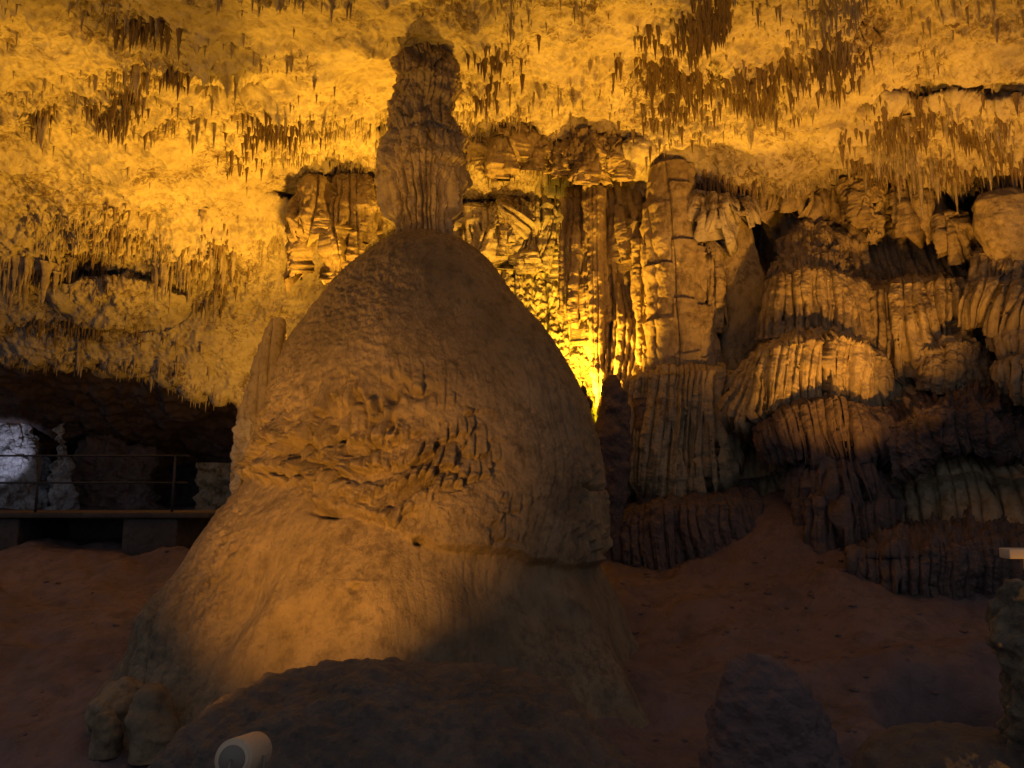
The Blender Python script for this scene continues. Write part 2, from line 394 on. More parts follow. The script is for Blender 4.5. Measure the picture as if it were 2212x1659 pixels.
# ------------------------------------------------------------------ closed lofted forms
def loft(name, Lc, Rc, Y, mat, disp=None, ratio=0.85, rows=200, segs=160, cap=0.0, tilt=0.0, label=None, cat=None, group=None, Ybase=None, parent=None, slim=1.0):
    v0 = max(Lc[0][1], Rc[0][1]); v1 = min(Lc[-1][1], Rc[-1][1])
    vs = np.linspace(v0, v1, rows)
    uL, uR = plv(Lc, vs), plv(Rc, vs)
    kw = max(3, rows // 24) | 1; ker = np.hanning(kw + 2)[1:-1]; ker /= ker.sum()
    def smo(a):
        e = np.concatenate([2 * a[0] - a[kw // 2:0:-1], a, 2 * a[-1] - a[-2:-kw // 2 - 1:-1]]); return np.convolve(e, ker, 'valid')[:len(a)]
    uL, uR = smo(uL), smo(uR)
    Yr = Y if Ybase is None else Y + (Ybase - Y) * (vs - v0) / (v1 - v0)
    cen = P((uL + uR) / 2, vs, Yr)
    half = (P(uR, vs, Yr) - P(uL, vs, Yr))[..., 0] / 2 * slim
    # more segments on the side facing the camera
    a = np.linspace(0, 1, segs, endpoint=False)
    th = 2 * math.pi * a; th = th - 0.35 * np.cos(th) * -1.0 * 0
    th = -math.pi / 2 + 2 * math.pi * (a - .5) ** 1 if False else th
    w = (a - .5) * 2                                         # -1..1, 0 is the front
    th = -math.pi / 2 + math.pi * (0.62 * w + 0.38 * w ** 3)
    cs, sn = np.cos(th), np.sin(th)
    p = np.zeros((rows, segs, 3))
    p[..., 0] = cen[:, None, 0] + half[:, None] * cs[None]
    p[..., 1] = cen[:, None, 1] + half[:, None] * ratio * sn[None]
    p[..., 2] = cen[:, None, 2]
    n = np.zeros_like(p); n[..., 0] = cs[None]; n[..., 1] = sn[None]
    gz = np.gradient(half) / np.minimum(np.gradient(cen[:, 2]), -1e-4)
    n[..., 2] = -np.clip(gz, -1.2, 1.2)[:, None]; n /= np.linalg.norm(n, axis=-1, keepdims=True)
    if disp is not None:
        u, v = proj(p)
        d = disp(p, u, v, th[None] + 0 * u)
        p = p + n * d[..., None]
    top = p[0].mean(0, keepdims=True) + np.array([[0, 0, cap]])
    bot = p[-1].mean(0, keepdims=True)
    verts = np.concatenate([p.reshape(-1, 3), top, bot])
    f = grid_faces(rows, segs, True)
    i = np.arange(segs); j = (i + 1) % segs
    nt = rows * segs
    f2 = np.stack([i, j, np.full(segs, nt), np.full(segs, nt)], -1)
    b0 = (rows - 1) * segs
    me_faces = f
    o = mesh_obj_mixed(name, verts, me_faces, np.concatenate([np.stack([i, j, np.full(segs, nt)], -1), np.stack([b0 + j, b0 + i, np.full(segs, nt + 1)], -1)]), mat, parent)
    if label: set_tags(o, label, cat, group)
    return o
def mesh_obj_mixed(name, verts, quads, tris, mat, parent=None, smooth=True):
    me = bpy.data.meshes.new(name)
    verts = np.ascontiguousarray(verts.reshape(-1, 3), dtype=np.float32)
    q = np.asarray(quads, dtype=np.int32); t = np.asarray(tris, dtype=np.int32)
    me.vertices.add(len(verts)); me.vertices.foreach_set('co', verts.ravel())
    idx = np.concatenate([q.ravel(), t.ravel()]); me.loops.add(len(idx)); me.loops.foreach_set('vertex_index', idx)
    st = np.concatenate([np.arange(len(q)) * 4, len(q) * 4 + np.arange(len(t)) * 3]).astype(np.int32)
    tot = np.concatenate([np.full(len(q), 4), np.full(len(t), 3)]).astype(np.int32)
    me.polygons.add(len(st)); me.polygons.foreach_set('loop_start', st); me.polygons.foreach_set('loop_total', tot)
    if smooth: me.polygons.foreach_set('use_smooth', np.ones(len(st), dtype=bool))
    me.update(calc_edges=True); me.validate()
    if mat: me.materials.append(mat)
    o = bpy.data.objects.new(name, me); C.objects.link(o)
    if parent: o.parent = parent
    return o

# ------------------------------------------------------------------ the dome
LIP = [(0, 1040), (540, 1036), (640, 1046), (680, 1088), (700, 1100), (760, 1108), (860, 1150), (890, 1172), (960, 1186), (1050, 1194), (1150, 1214), (1220, 1226), (1310, 1222), (1500, 1222)]
DL = [(880, 497), (850, 508), (800, 540), (735, 588), (695, 640), (655, 700), (622, 760), (594, 830), (572, 900), (552, 970), (528, 1035), (500, 1062), (452, 1112), (412, 1170), (384, 1225), (350, 1292), (312, 1355), (282, 1420), (250, 1482), (215, 1545), (190, 1600), (150, 1665), (100, 1740), (20, 1900)]
DR = [(900, 497), (970, 508), (1040, 545), (1090, 592), (1140, 660), (1190, 730), (1237, 810), (1268, 880), (1287, 960), (1300, 1050), (1306, 1110), (1306, 1170), (1302, 1222), (1330, 1270), (1362, 1340), (1400, 1420), (1440, 1500), (1490, 1590), (1545, 1665), (1600, 1740), (1720, 1900)]
def dome_disp(p, u, v, th):
    front = ss(0.25, -0.15, np.sin(th))
    lip = pl(LIP, u) + 16 * fbm(p * np.array([1, 1, .15]), 2.5, 3, 381)
    above = ss(9, -12, v - lip)
    x, z = p[..., 0], p[..., 2]
    d = 0.10 * fbm(p, .7, 3, 301) + 0.022 * fbm(p, 3.0, 4, 303)
    d = d + 0.13 * above * ss(560, 250, lip - v) * front
    # scalloped drip shelves
    rip = ell(u, v, 800, 1010, 170, 110, 12) + ell(u, v, 610, 985, 70, 65) + .75 * ell(u, v, 860, 900, 130, 60) + .25 * ell(u, v, 1010, 1110, 190, 80, 10) + .45 * ell(u, v, 1270, 1130, 45, 130) + .15 * ell(u, v, 1000, 950, 160, 120)
    rip = np.clip(rip * 1.25, 0, 1) * above * front
    ph = z * 2.5 + 1.3 * fbm(p, .8, 2, 311) + .35 * fbm(p, 2.5, 3, 319)
    _p0, r0 = pipes(th * 8.0 + 1.5 * fbm(p, 1.1, 2, 321), 323); _p1, r1 = pipes(th * 19.0 + 1.2 * fbm(p, 1.2, 2, 313), 327)
    ph = ph + .75 * r0 + .22 * r1
    row = np.floor(ph); f = ph - row
    pr, rid = pipes(th * 19.0 + row * 3.37 + 1.2 * fbm(p, 1.2, 2, 313), 315)
    Lr = .05 + .5 * rid ** 1.2
    body = (1 - f) ** .6 * (.12 + .88 * pr)
    shelf = body * ss(Lr - .10, Lr + .03, f)
    live = np.maximum(ss(-.15, .2, fbm(p, 2.2, 3, 371)), .7 * ell(u, v, 770, 1010, 130, 100))
    d = d + rip * ((0.33 + .16 * ell(u, v, 740, 990, 150, 110)) * shelf * live - .14 * live + .04 * (.6 - np.clip(worley3(p, 7, 373), 0, 1)))
    ph2 = z * 7 + 3.0 * fbm(p, 2.6, 3, 317); fr2 = 1 - (ph2 - np.floor(ph2))
    d = d + (rip * 0.03 + above * front * 0.008) * fr2 * ss(-.1, .4, fbm(p, 3.1, 2, 375))
    # dark pockets under the shelves
    for a in ((655, 985, 9, 34, -5), (688, 975, 12, 40, 0), (600, 1028, 30, 7, 0), (850, 860, 14, 16, 0), (853, 925, 8, 22, 0), (740, 955, 30, 6, -25), (700, 1108, 24, 6, 10), (905, 1170, 10, 6, 0), (1258, 1062, 20, 5, 10), (1290, 1200, 12, 10, 0)):
        d = d - 0.22 * ell(u, v, *a) * front
    # grainy top and left band
    g = ell(u, v, 790, 640, 120, 110) + ell(u, v, 620, 900, 60, 140, 0) + 1.2 * ell(u, v, 480, 1200, 48, 150, 18) + .6 * ell(u, v, 390, 1400, 90, 120)
    g = np.clip(g, 0, 1)
    d = d + g * (0.06 * (.7 - np.clip(worley3(p, 9, 321), 0, 1)) + .03 * fbm(p, 22, 2, 325))
    allg = (.3 + .7 * above) * (0.020 * (.6 - np.clip(worley3(p, 9, 331), 0, 1)) + .022 * fbm(p, 13, 3, 337, .65))
    d = d + allg
    # smooth flowing ribs of the skirt
    sk = (1 - above)
    rb = np.sin(th * 7 + 1.3 * fbm(p, .4, 2, 341)) * .10 + np.sin(th * 19 + 2 * fbm(p, .7, 2, 343)) * .03
    d = d + sk * rb * ss(1100, 1350, v)
    prs, rs_ = pipes(th * 14 + 1.8 * fbm(p, .8, 2, 383), 385); d = d + (.4 + .6 * sk) * .012 * prs * ss(900, 1200, v) + .04 * above * prs * ss(1080, 1180, u)
    d = d + sk * 0.02 * fbm(p, 5, 4, 345, st=(1, 1, .35)) + ss(1.0, 1.5, 0 * u + 1.2) * 0
    # second swelling low on the skirt, and folds at the left foot
    edge = pl([(0, 1700), (400, 1500), (520, 1330), (600, 1250), (700, 1195), (860, 1185), (1000, 1220), (1150, 1300), (1300, 1420), (1500, 1700)], u)
    d = d + .12 * ss(-20, 90, v - edge) * front
    fold = ell(u, v, 330, 1330, 60, 60) + ell(u, v, 250, 1480, 70, 100)
    pr2, _r = pipes(x * 5 + fbm(p, 1, 2, 351), 353)
    d = d + np.clip(fold, 0, 1) * (.18 * pr2 - .06 + .1 * fbm(p, 2.5, 3, 357))
    d = d - .09 * ell(u, v, 1375, 1400, 9, 140, -18) * front
    d = d - .10 * ell(u, v, 775, 1280, 16, 12) * front + .06 * ell(u, v, 775, 1275, 36, 30) * fbm(p, 9, 3, 359)
    return d
loft('giant_stalagmite', DL, DR, 11.0, M_dome, dome_disp, 0.74, 760, 900, 0.02, Ybase=9.2, slim=.952,
     label='huge bell shaped brown stalagmite filling the middle of the cave', cat='stalagmite')

# column standing on the dome, reaching the ceiling
def column_disp(p, u, v, th):
    x, z = p[..., 0], p[..., 2]
    q = p.copy(); q[..., 0] = x * 1.8
    ph = z * 1.9 + 1.5 * fbm(q, 1.2, 3, 401); fr = 1 - (ph - np.floor(ph))
    brk = ss(-.2, .3, fbm(q, 1.6, 2, 413))
    pr, rid = pipes(th * 5.0 + 1.3 * fbm(p, 1.1, 3, 403), 405)
    low = ss(330, 440, v)
    d = .20 * fbm(p, 1.5, 4, 407) + .16 * (.7 - np.clip(worley3(p, 3.6, 409), 0, 1)) + .10 * fbm(p, 6, 4, 411, .6) + .06 * (.7 - np.clip(worley3(p, 8, 415), 0, 1))
    return d * (1 - .5 * low) + .08 * fr * brk * (1 - .6 * low) + (.06 + .20 * low) * pr * (.4 + .6 * brk) + .16 * (rid - .5) * (.3 + .5 * low) - .08 - .10 * low - .03 * ss(190, 260, v)
loft('cave_column', [(852, 118), (854, 150), (854, 200), (836, 240), (820, 270), (818, 310), (822, 380), (838, 440), (850, 490), (852, 530)],
     [(986, 118), (984, 150), (980, 200), (986, 250), (1003, 300), (998, 350), (985, 420), (985, 490), (992, 530)], 11.15, M_wall, column_disp, .8, 420, 420,
     label='rough knobbly column joining the top of the giant dome to the ceiling', cat='column')

# hanging drapery left of the column, behind
def drape_disp(fr=6.0, amp=.16, s=0, rough=.06):
    def f(p, u, v, th):
        pr, rid = pipes(p[..., 0] * fr + .25 * fbm(p, .8, 2, s + 1), s)
        return amp * pr + amp * 1.1 * (rid - .5) + rough * fbm(p, 3.0, 4, s + 2) + rough * .6 * fbm(p, 10, 3, s + 4)
    return f

# ------------------------------------------------------------------ flowstone tiers: cap, fluted face, undercut
def tier(name, top, rim, bot, Y, label, mat=None, cap=.9, rnd=.7, fl=.10, fw=7.0, lenv=.25, und=.5, rough=.05, seed=0, blend=16, cat='flowstone', group=None, lean=0.0, Yr=None):
    fw *= 1.4; lenv = min(.9, lenv * 1.6)
    wpx = max(rim[-1][0] - rim[0][0], bot[-1][0] - bot[0][0])
    hpx = max(b[1] for b in bot) - min(a[1] for a in top)
    nu = int(max(60, wpx / 1.05)); s = np.linspace(0, 1, nu)
    def cur(pts):
        p = np.array(pts, float); w = (p[:, 0] - p[0, 0]) / (p[-1, 0] - p[0, 0])
        return np.interp(s, w, p[:, 0]), np.interp(s, w, p[:, 1])
    tu, tv = cur(top); ru, rv = cur(rim); bu, bv = cur(bot); bv = bv + blend
    Yv = Y if Yr is None else Y + (Yr - Y) * s
    side = rnd * .7 * np.abs(2 * s - 1) ** 3.0
    Wm = wpx * Y / F0
    xs = s * Wm
    pr, rid = pipes(xs * fw + seed * 13.7, seed + 500)
    nA = int(max(18, np.max(rv - tv) / 1.6)); nB = int(max(30, np.max(bv - rv) / 1.3)); nC = 14
    rows = []
    for k in np.linspace(0, 1, 5)[:-1]:
        rows.append((tu, tv + 6 * (1 - k), Yv + cap + side + 1.2 * (1 - k), 0 * s, 0 * s))
    for k in np.linspace(0, 1, nA)[:-1]:
        rows.append((tu + (ru - tu) * k, tv + (rv - tv) * k, Yv + side + cap * (1 - math.sin(k * math.pi / 2)) , 0 * s + .9 * k ** 3, 0 * s))
    jag = vnoise(xs * 2.3 + seed, xs * 0, xs * 0, seed + 20) * 9 + vnoise(xs * 6 + seed, xs * 0, xs * 0, seed + 21) * 5
    rv = rv + jag * .8; tv = np.minimum(tv, rv - 3)
    be = rv + (bv - rv) * (1 - lenv * (rid * .7 + .3 * np.sin(xs * 5 + seed) ** 2)) + jag * .6
    for k in np.linspace(0, 1, nB):
        rows.append((ru + (bu - ru) * k, rv + (be - rv) * k, Yv + side - .10 * math.sin(k * 3.14) + lean * k, 0 * s + 1, 0 * s + k))
    for k in np.linspace(0, 1, nC)[1:]:
        rows.append((bu, be - 5 * k, Yv + side + lean + und * k ** 1.2, 0 * s + (1 - k), 0 * s + 1))
    U = np.array([r[0] for r in rows]); V = np.array([r[1] for r in rows]); YY = np.array([r[2] for r in rows]); FM = np.array([r[3] for r in rows]); KB = np.array([r[4] for r in rows])
    base = P(U, V, YY)
    wob = .35 * fbm(base, 1.0, 2, seed + 7) + .10 * fbm(base, 3.5, 2, seed + 8)
    pr, rid = pipes(xs[None] * fw + seed * 13.7 + wob * (1.1 if cat == 'flowstone' else .6), seed + 500)
    pr2, rid2 = pipes(xs[None] * fw * .3 + seed * 3.1 + wob * .4, seed + 600)
    n = gnormal(base); n = np.where(n[..., 1:2] > 0, -n, n)
    fw *= 1.0
    pr3, rid3 = pipes(xs[None] * fw * 2.3 + seed * 5.1 + wob * .9, seed + 700)
    act = .45 + .55 * ss(-.3, .25, fbm(base * np.array([1, 1, .35]), 1.1, 2, seed + 9))
    d = FM * .35 * fl * pr3 * KB + (.22 if cat == 'flowstone' else .08) * fbm(base, .7, 3, seed + 10) * FM
    d = d + FM * (.35 + .65 * act) * (fl * 1.6 * pr * (.6 + .7 * KB) + (fl * 2.6 if cat == 'flowstone' else fl * .9) * (rid - .5) * (.35 + .65 * KB) * ss(-.5, .4, fbm(base, .9, 2, seed + 16)) + fl * 1.2 * pr2)
    sc = V / 21.0 + 1.8 * fbm(base, 1.5, 3, seed + 12); d = d + FM * .035 * (sc - np.floor(sc)) * (1 - act) * ss(0, .3, fbm(base, 2.2, 2, seed + 14))
    d = d + rough * 2.2 * fbm(base, 1.6, 3, seed + 1) + rough * fbm(base, 6, 4, seed + 2, .6) + rough * 2.2 * (.6 - np.clip(worley3(base, 6, seed + 3), 0, 1)) * (1.25 - FM) + rough * 1.6 * fbm(base, 10, 3, seed + 4, .65) * (1.3 - FM)
    p = base + n * d[..., None]
    o = mesh_obj(name, p, grid_faces(*U.shape), mat or M_wall)
    return set_tags(o, label, cat, group)

FG = 'fluted flowstone tiers of the right wall'
tier('hanging_drapery', [(640, 400), (680, 345), (760, 335), (825, 350)], [(640, 470), (690, 395), (760, 385), (822, 400)], [(645, 600), (700, 640), (760, 610), (810, 560)], 15.5,
     'brown fluted drapery hanging from the ceiling left of the column', cap=.4, fl=.14, fw=5, lenv=.5, seed=3, cat='drapery', rough=.09)
tier('hanging_drapery', [(1000, 440), (1100, 430), (1200, 425), (1330, 410)], [(1000, 465), (1110, 455), (1200, 452), (1330, 440)], [(1000, 560), (1120, 590), (1200, 640), (1330, 600)], 16.9,
     'bright dripping curtain fringe above the yellow glow behind the dome', M_ceil, cap=.3, fl=.16, fw=7, lenv=.75, seed=5, cat='drapery', rough=.1)
tier('hanging_drapery', [(1025, 285), (1080, 262), (1150, 270), (1190, 300)], [(1025, 298), (1080, 280), (1150, 288), (1192, 312)], [(1030, 345), (1085, 385), (1150, 375), (1190, 350)], 14.1,
     'dark ragged hanging ledge just right of the column', cap=.5, fl=.10, fw=7, lenv=.6, seed=95, cat='drapery', rough=.15)
tier('hanging_drapery', [(1190, 300), (1260, 275), (1330, 285), (1390, 330)], [(1190, 315), (1260, 292), (1330, 300), (1392, 345)], [(1200, 370), (1265, 400), (1335, 395), (1385, 380)], 14.0,
     'dark lumpy hanging ledge farther right, over the yellow curtain', cap=.5, fl=.08, fw=6, lenv=.6, seed=97, cat='drapery', rough=.18)
# pillars between the dome and the right wall
tier('hanging_drapery', [(1222, 405), (1260, 400), (1300, 400), (1345, 400)], [(1225, 440), (1260, 430), (1300, 430), (1345, 435)], [(1232, 730), (1262, 745), (1290, 735), (1330, 560)], 15.3,
     'long dull brown curtain hanging left of the thin pillar', cap=.4, fl=.13, fw=5, lenv=.18, seed=8, cat='drapery', rnd=.35)
loft('thin_pillar', [(1262, 410), (1270, 560), (1275, 700), (1281, 800), (1287, 880)], [(1305, 410), (1300, 560), (1298, 700), (1302, 800), (1308, 880)], 14.9, M_wall, drape_disp(9, .05, 611, .06), 1, 220, 90,
     label='tall thin straight pillar in front of the yellow glow', cat='column')
tier('hanging_drapery', [(1330, 440), (1360, 430), (1400, 440)], [(1328, 455), (1360, 450), (1400, 455)], [(1345, 640), (1372, 712), (1400, 600)], 15.1,
     'ragged tapering curtain between the thin pillar and broad pillar', cap=.4, fl=.13, fw=6, lenv=.5, seed=13, cat='drapery', rnd=.3)
loft('slim_column', [(1368, 520), (1370, 600), (1376, 700), (1384, 790), (1392, 860)], [(1392, 520), (1390, 600), (1398, 700), (1408, 790), (1410, 860)], 14.7, M_wall, drape_disp(10, .06, 621, .07), 1, 200, 90,
     label='slim rough column edged with light beside the broad pillar', cat='column')
def slab_disp(s):
    def f(p, u, v, th):
        ph = (v - 425) / 121.0 + .16 * fbm(p, 1.6, 4, s + 8) + .3 * (vnoise(np.floor(p[..., 0] * 2.6), 0 * u, 0 * u, s)); fr = ph - np.floor(ph)
        crack = np.exp(-((fr - .97) / .03) ** 2) * ss(-.2, .3, fbm(p, 1.3, 2, s + 9))
        pr, rid = pipes(p[..., 0] * 3.2 + .3 * fbm(p, .7, 2, s + 5), s + 6)
        return .10 * fbm(p, 1.1, 4, s) + .025 * fbm(p, 7, 3, s + 2) + .05 * pr + .10 * (rid - .5) + .07 * (1 - fr) - .05 * crack + .05 * (.6 - np.clip(worley3(p, 5, s + 3), 0, 1))
    return f
loft('broad_pillar', [(1412, 365), (1402, 440), (1396, 520), (1402, 640), (1408, 740), (1402, 830)], [(1490, 365), (1496, 440), (1512, 540), (1526, 660), (1544, 770), (1546, 830)], 14.1, M_wall, slab_disp(631), .8, 380, 240,
     label='broad block jointed pillar with horizontal cracks reaching the ceiling', cat='column')
tier('fluted_column', [(1508, 462), (1522, 456), (1540, 464)], [(1506, 474), (1522, 466), (1540, 474)], [(1524, 700), (1536, 720), (1552, 730)], 14.0,
     'narrow ribbed column on the right edge of the broad pillar', cap=.3, fl=.07, fw=9, lenv=.2, seed=17, cat='column', rnd=.3)
loft('leaning_slab', [(1552, 415), (1548, 560), (1556, 680), (1560, 780), (1556, 850)], [(1598, 415), (1640, 560), (1676, 650), (1672, 700), (1612, 790), (1590, 850)], 14.3, M_wall,
     lambda p, u, v, th: .12 * fbm(p, .9, 4, 641) + .02 * fbm(p, 8, 3, 643) + .02 * fbm(p, 3, 3, 645), .55, 330, 200,
     label='smooth leaning slab of rock with a pointed right side', cat='rock')
tier('fluted_skirt', [(1392, 800), (1450, 776), (1510, 785), (1572, 805)], [(1372, 830), (1440, 808), (1510, 806), (1576, 818)], [(1352, 1040), (1420, 1060), (1490, 1058), (1556, 985)], 13.4,
     'fluted skirt of flowstone beneath the broad pillar', fl=.12, fw=6.5, lenv=.10, seed=21, group=FG, cap=.6, rnd=.5)
# cone cascade
tier('flowstone_cascade', [(1716, 470), (1745, 458), (1780, 462), (1800, 480)], [(1700, 510), (1740, 490), (1790, 492), (1818, 515)], [(1685, 545), (1740, 545), (1800, 540), (1838, 560)], 13.9,
     'topmost small tier of the cone shaped flowstone cascade', fl=.05, fw=9, lenv=.3, seed=24, group=FG, cap=.8, rnd=.8, rough=.08)
tier('flowstone_cascade', [(1690, 535), (1740, 520), (1800, 525), (1836, 545)], [(1674, 575), (1740, 552), (1800, 548), (1852, 580)], [(1664, 610), (1740, 612), (1800, 600), (1872, 620)], 13.5,
     'second short fringed tier of the cone shaped cascade', fl=.06, fw=8, lenv=.4, seed=27, group=FG, cap=.6, rnd=.8, rough=.08)
tier('flowstone_cascade', [(1676, 590), (1740, 570), (1810, 575), (1870, 600)], [(1662, 612), (1740, 590), (1810, 592), (1894, 625)], [(1668, 720), (1750, 735), (1830, 790), (1906, 830)], 13.1,
     'tall fluted middle tier of the cone shaped cascade', fl=.11, fw=6.5, lenv=.12, seed=31, group=FG, cap=.6, rnd=.8)
tier('flowstone_cascade', [(1650, 735), (1720, 706), (1800, 704), (1890, 745)], [(1620, 790), (1720, 752), (1810, 742), (1912, 790)], [(1576, 905), (1700, 880), (1800, 868), (1924, 872)], 12.4,
     'wide lower lit tier of the cone shaped cascade with deep flutes', fl=.12, fw=6, lenv=.15, seed=33, group=FG, cap=1.0, rnd=1.0)
tier('flowstone_cascade', [(1890, 610), (1960, 590), (2040, 585), (2104, 600)], [(1896, 628), (1960, 622), (2040, 622), (2110, 625)], [(1908, 835), (1960, 815), (2020, 735), (2112, 735)], 13.0,
     'organ pipe flowstone with long dark flutes right of the cascade', fl=.14, fw=5, lenv=.10, seed=37, group=FG, cap=1.0, rnd=.5, Yr=12.7)
tier('flowstone_cascade', [(2000, 735), (2060, 715), (2110, 725), (2160, 745)], [(1985, 780), (2050, 752), (2110, 752), (2160, 770)], [(1975, 830), (2050, 855), (2110, 860), (2162, 852)], 12.2,
     'rounded bright mound of flowstone below the organ pipe flutes', fl=.06, fw=5, lenv=.15, seed=41, group=FG, cap=.9, rnd=.8, rough=.09)
tier('flowstone_cascade', [(2108, 535), (2170, 520), (2260, 560), (2420, 600)], [(2112, 560), (2170, 548), (2260, 585), (2420, 630)], [(2112, 600), (2170, 615), (2260, 640), (2420, 700)], 12.2,
     'upper fluted tier near the right side under the sloping slab', fl=.12, fw=5.5, lenv=.25, seed=43, group=FG, rnd=.4, Yr=10.8)
tier('flowstone_cascade', [(2108, 600), (2170, 605), (2260, 630), (2420, 690)], [(2110, 622), (2170, 626), (2260, 650), (2420, 710)], [(2112, 690), (2170, 695), (2260, 720), (2420, 790)], 12.0,
     'second fluted tier near the right side with crooked ribs', fl=.11, fw=6, lenv=.2, seed=44, group=FG, rnd=.4, Yr=10.6)
tier('flowstone_cascade', [(2150, 705), (2190, 690), (2260, 695), (2420, 730)], [(2142, 730), (2190, 712), (2260, 715), (2420, 750)], [(2160, 772), (2190, 782), (2260, 780), (2420, 830)], 11.6,
     'third small fluted tier near the right side', fl=.10, fw=6.5, lenv=.2, seed=47, group=FG, rnd=.4, Yr=10.2)
tier('flowstone_cascade', [(2160, 780), (2190, 770), (2260, 775), (2420, 810)], [(2156, 798), (2190, 786), (2260, 790), (2420, 825)], [(2164, 852), (2190, 862), (2260, 865), (2420, 900)], 11.4,
     'fourth tier near the right side, last one in the light', fl=.10, fw=6.5, lenv=.2, seed=49, group=FG, rnd=.4, Yr=10.0)
# upper right hanging pieces
tier('hanging_rock', [(1812, 395), (1860, 382), (1922, 390)], [(1812, 408), (1860, 395), (1922, 402)], [(1832, 500), (1868, 540), (1915, 500)], 13.7,
     'knobbly hanging mass of rock above the dark hollow of the wall', fl=.08, fw=5, lenv=.4, seed=51, cat='rock', cap=.5, rough=.12)
tier('hanging_drapery', [(1938, 392), (1980, 384), (2020, 420)], [(1938, 402), (1980, 396), (2022, 430)], [(1950, 500), (1985, 530), (2018, 530)], 13.3,
     'fluted hanging drapery with pale edge on the upper right wall', fl=.12, fw=6, lenv=.25, seed=53, cat='drapery', cap=.5, rnd=.4)
tier('rock_fin', [(2026, 465), (2045, 458), (2080, 490)], [(2026, 470), (2045, 466), (2082, 498)], [(2050, 545), (2062, 570), (2086, 545)], 12.9,
     'small slanting fluted fin catching light beside the dark gap', fl=.09, fw=8, lenv=.3, seed=57, cat='flowstone', cap=.4, rnd=.3)
loft('sloping_slab', [(2118, 418), (2108, 440), (2118, 480), (2140, 530), (2170, 570)], [(2230, 418), (2300, 440), (2330, 480), (2330, 530), (2330, 570)], 11.9, M_wall,
     lambda p, u, v, th: .16 * fbm(p, 1.0, 4, 651) + .05 * fbm(p, 5, 3, 653), .6, 160, 200,
     label='large sloping slab with a pale rim at the upper right edge', cat='rock')
tier('stalactite_curtain', [(1606, 402), (1680, 392), (1740, 396), (1800, 390)], [(1606, 408), (1680, 400), (1740, 404), (1800, 398)], [(1612, 470), (1680, 465), (1740, 452), (1800, 480)], 14.2,
     'dark fringe of short stalactites over the hollow beside the slab', fl=.12, fw=8, lenv=.75, seed=59, cat='stalactites', cap=.3)
tier('stalactite_curtain', [(1500, 440), (1540, 432), (1600, 440)], [(1500, 446), (1540, 440), (1600, 446)], [(1502, 490), (1545, 520), (1602, 480)], 13.7,
     'short lit fringe of stalactites above the leaning slab', M_ceil, fl=.12, fw=8, lenv=.85, seed=61, cat='stalactites', cap=.3)
# lower unlit tiers
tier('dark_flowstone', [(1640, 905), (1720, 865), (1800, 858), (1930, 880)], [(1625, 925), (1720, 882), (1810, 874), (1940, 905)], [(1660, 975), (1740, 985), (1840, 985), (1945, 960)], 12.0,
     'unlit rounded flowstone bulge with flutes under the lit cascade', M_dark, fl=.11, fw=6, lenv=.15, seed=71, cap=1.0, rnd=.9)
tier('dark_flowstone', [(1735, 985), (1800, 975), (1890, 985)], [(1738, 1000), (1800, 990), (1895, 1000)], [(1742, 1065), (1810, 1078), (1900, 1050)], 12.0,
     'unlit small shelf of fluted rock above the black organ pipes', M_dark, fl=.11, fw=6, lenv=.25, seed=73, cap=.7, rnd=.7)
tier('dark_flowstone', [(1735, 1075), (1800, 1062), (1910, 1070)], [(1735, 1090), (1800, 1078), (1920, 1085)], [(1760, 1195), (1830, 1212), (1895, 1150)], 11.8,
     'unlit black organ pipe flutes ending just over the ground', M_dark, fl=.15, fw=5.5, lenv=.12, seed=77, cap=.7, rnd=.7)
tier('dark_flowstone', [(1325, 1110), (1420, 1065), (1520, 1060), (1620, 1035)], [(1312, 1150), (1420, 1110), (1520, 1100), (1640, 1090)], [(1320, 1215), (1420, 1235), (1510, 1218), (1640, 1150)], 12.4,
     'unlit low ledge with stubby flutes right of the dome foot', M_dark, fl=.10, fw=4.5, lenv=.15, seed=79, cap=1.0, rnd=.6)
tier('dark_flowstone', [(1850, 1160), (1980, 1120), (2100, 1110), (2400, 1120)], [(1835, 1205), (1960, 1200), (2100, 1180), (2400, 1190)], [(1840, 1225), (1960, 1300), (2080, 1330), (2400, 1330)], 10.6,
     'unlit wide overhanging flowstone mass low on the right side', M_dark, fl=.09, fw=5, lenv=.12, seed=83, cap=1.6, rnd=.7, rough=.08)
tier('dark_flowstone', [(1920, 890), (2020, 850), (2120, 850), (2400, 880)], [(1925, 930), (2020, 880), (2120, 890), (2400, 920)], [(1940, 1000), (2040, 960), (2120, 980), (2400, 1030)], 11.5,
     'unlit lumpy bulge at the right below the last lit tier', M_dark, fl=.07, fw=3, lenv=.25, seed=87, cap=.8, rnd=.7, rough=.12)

# left pillar behind the dome
loft('side_pillar', [(592, 690), (566, 748), (536, 850), (516, 930), (506, 1000), (504, 1080)], [(610, 690), (612, 748), (604, 850), (590, 930), (575, 1000), (560, 1080)], 13.2, M_wall, drape_disp(6, .07, 661, .07), .8, 240, 140,
     label='dull brown pillar standing just behind the left side of the dome', cat='column')
loft('side_pillar', [(520, 905), (505, 930), (500, 1000), (503, 1080)], [(546, 905), (556, 930), (540, 1000), (530, 1080)], 12.9, M_ceil,
     lambda p, u, v, th: .12 * fbm(p, 3, 4, 671, .65) + .07 * (.6 - np.clip(worley3(p, 7, 673), 0, 1)), .8, 160, 110,
     label='short pale sparkling pillar lit orange at the left edge of the dome', cat='column')
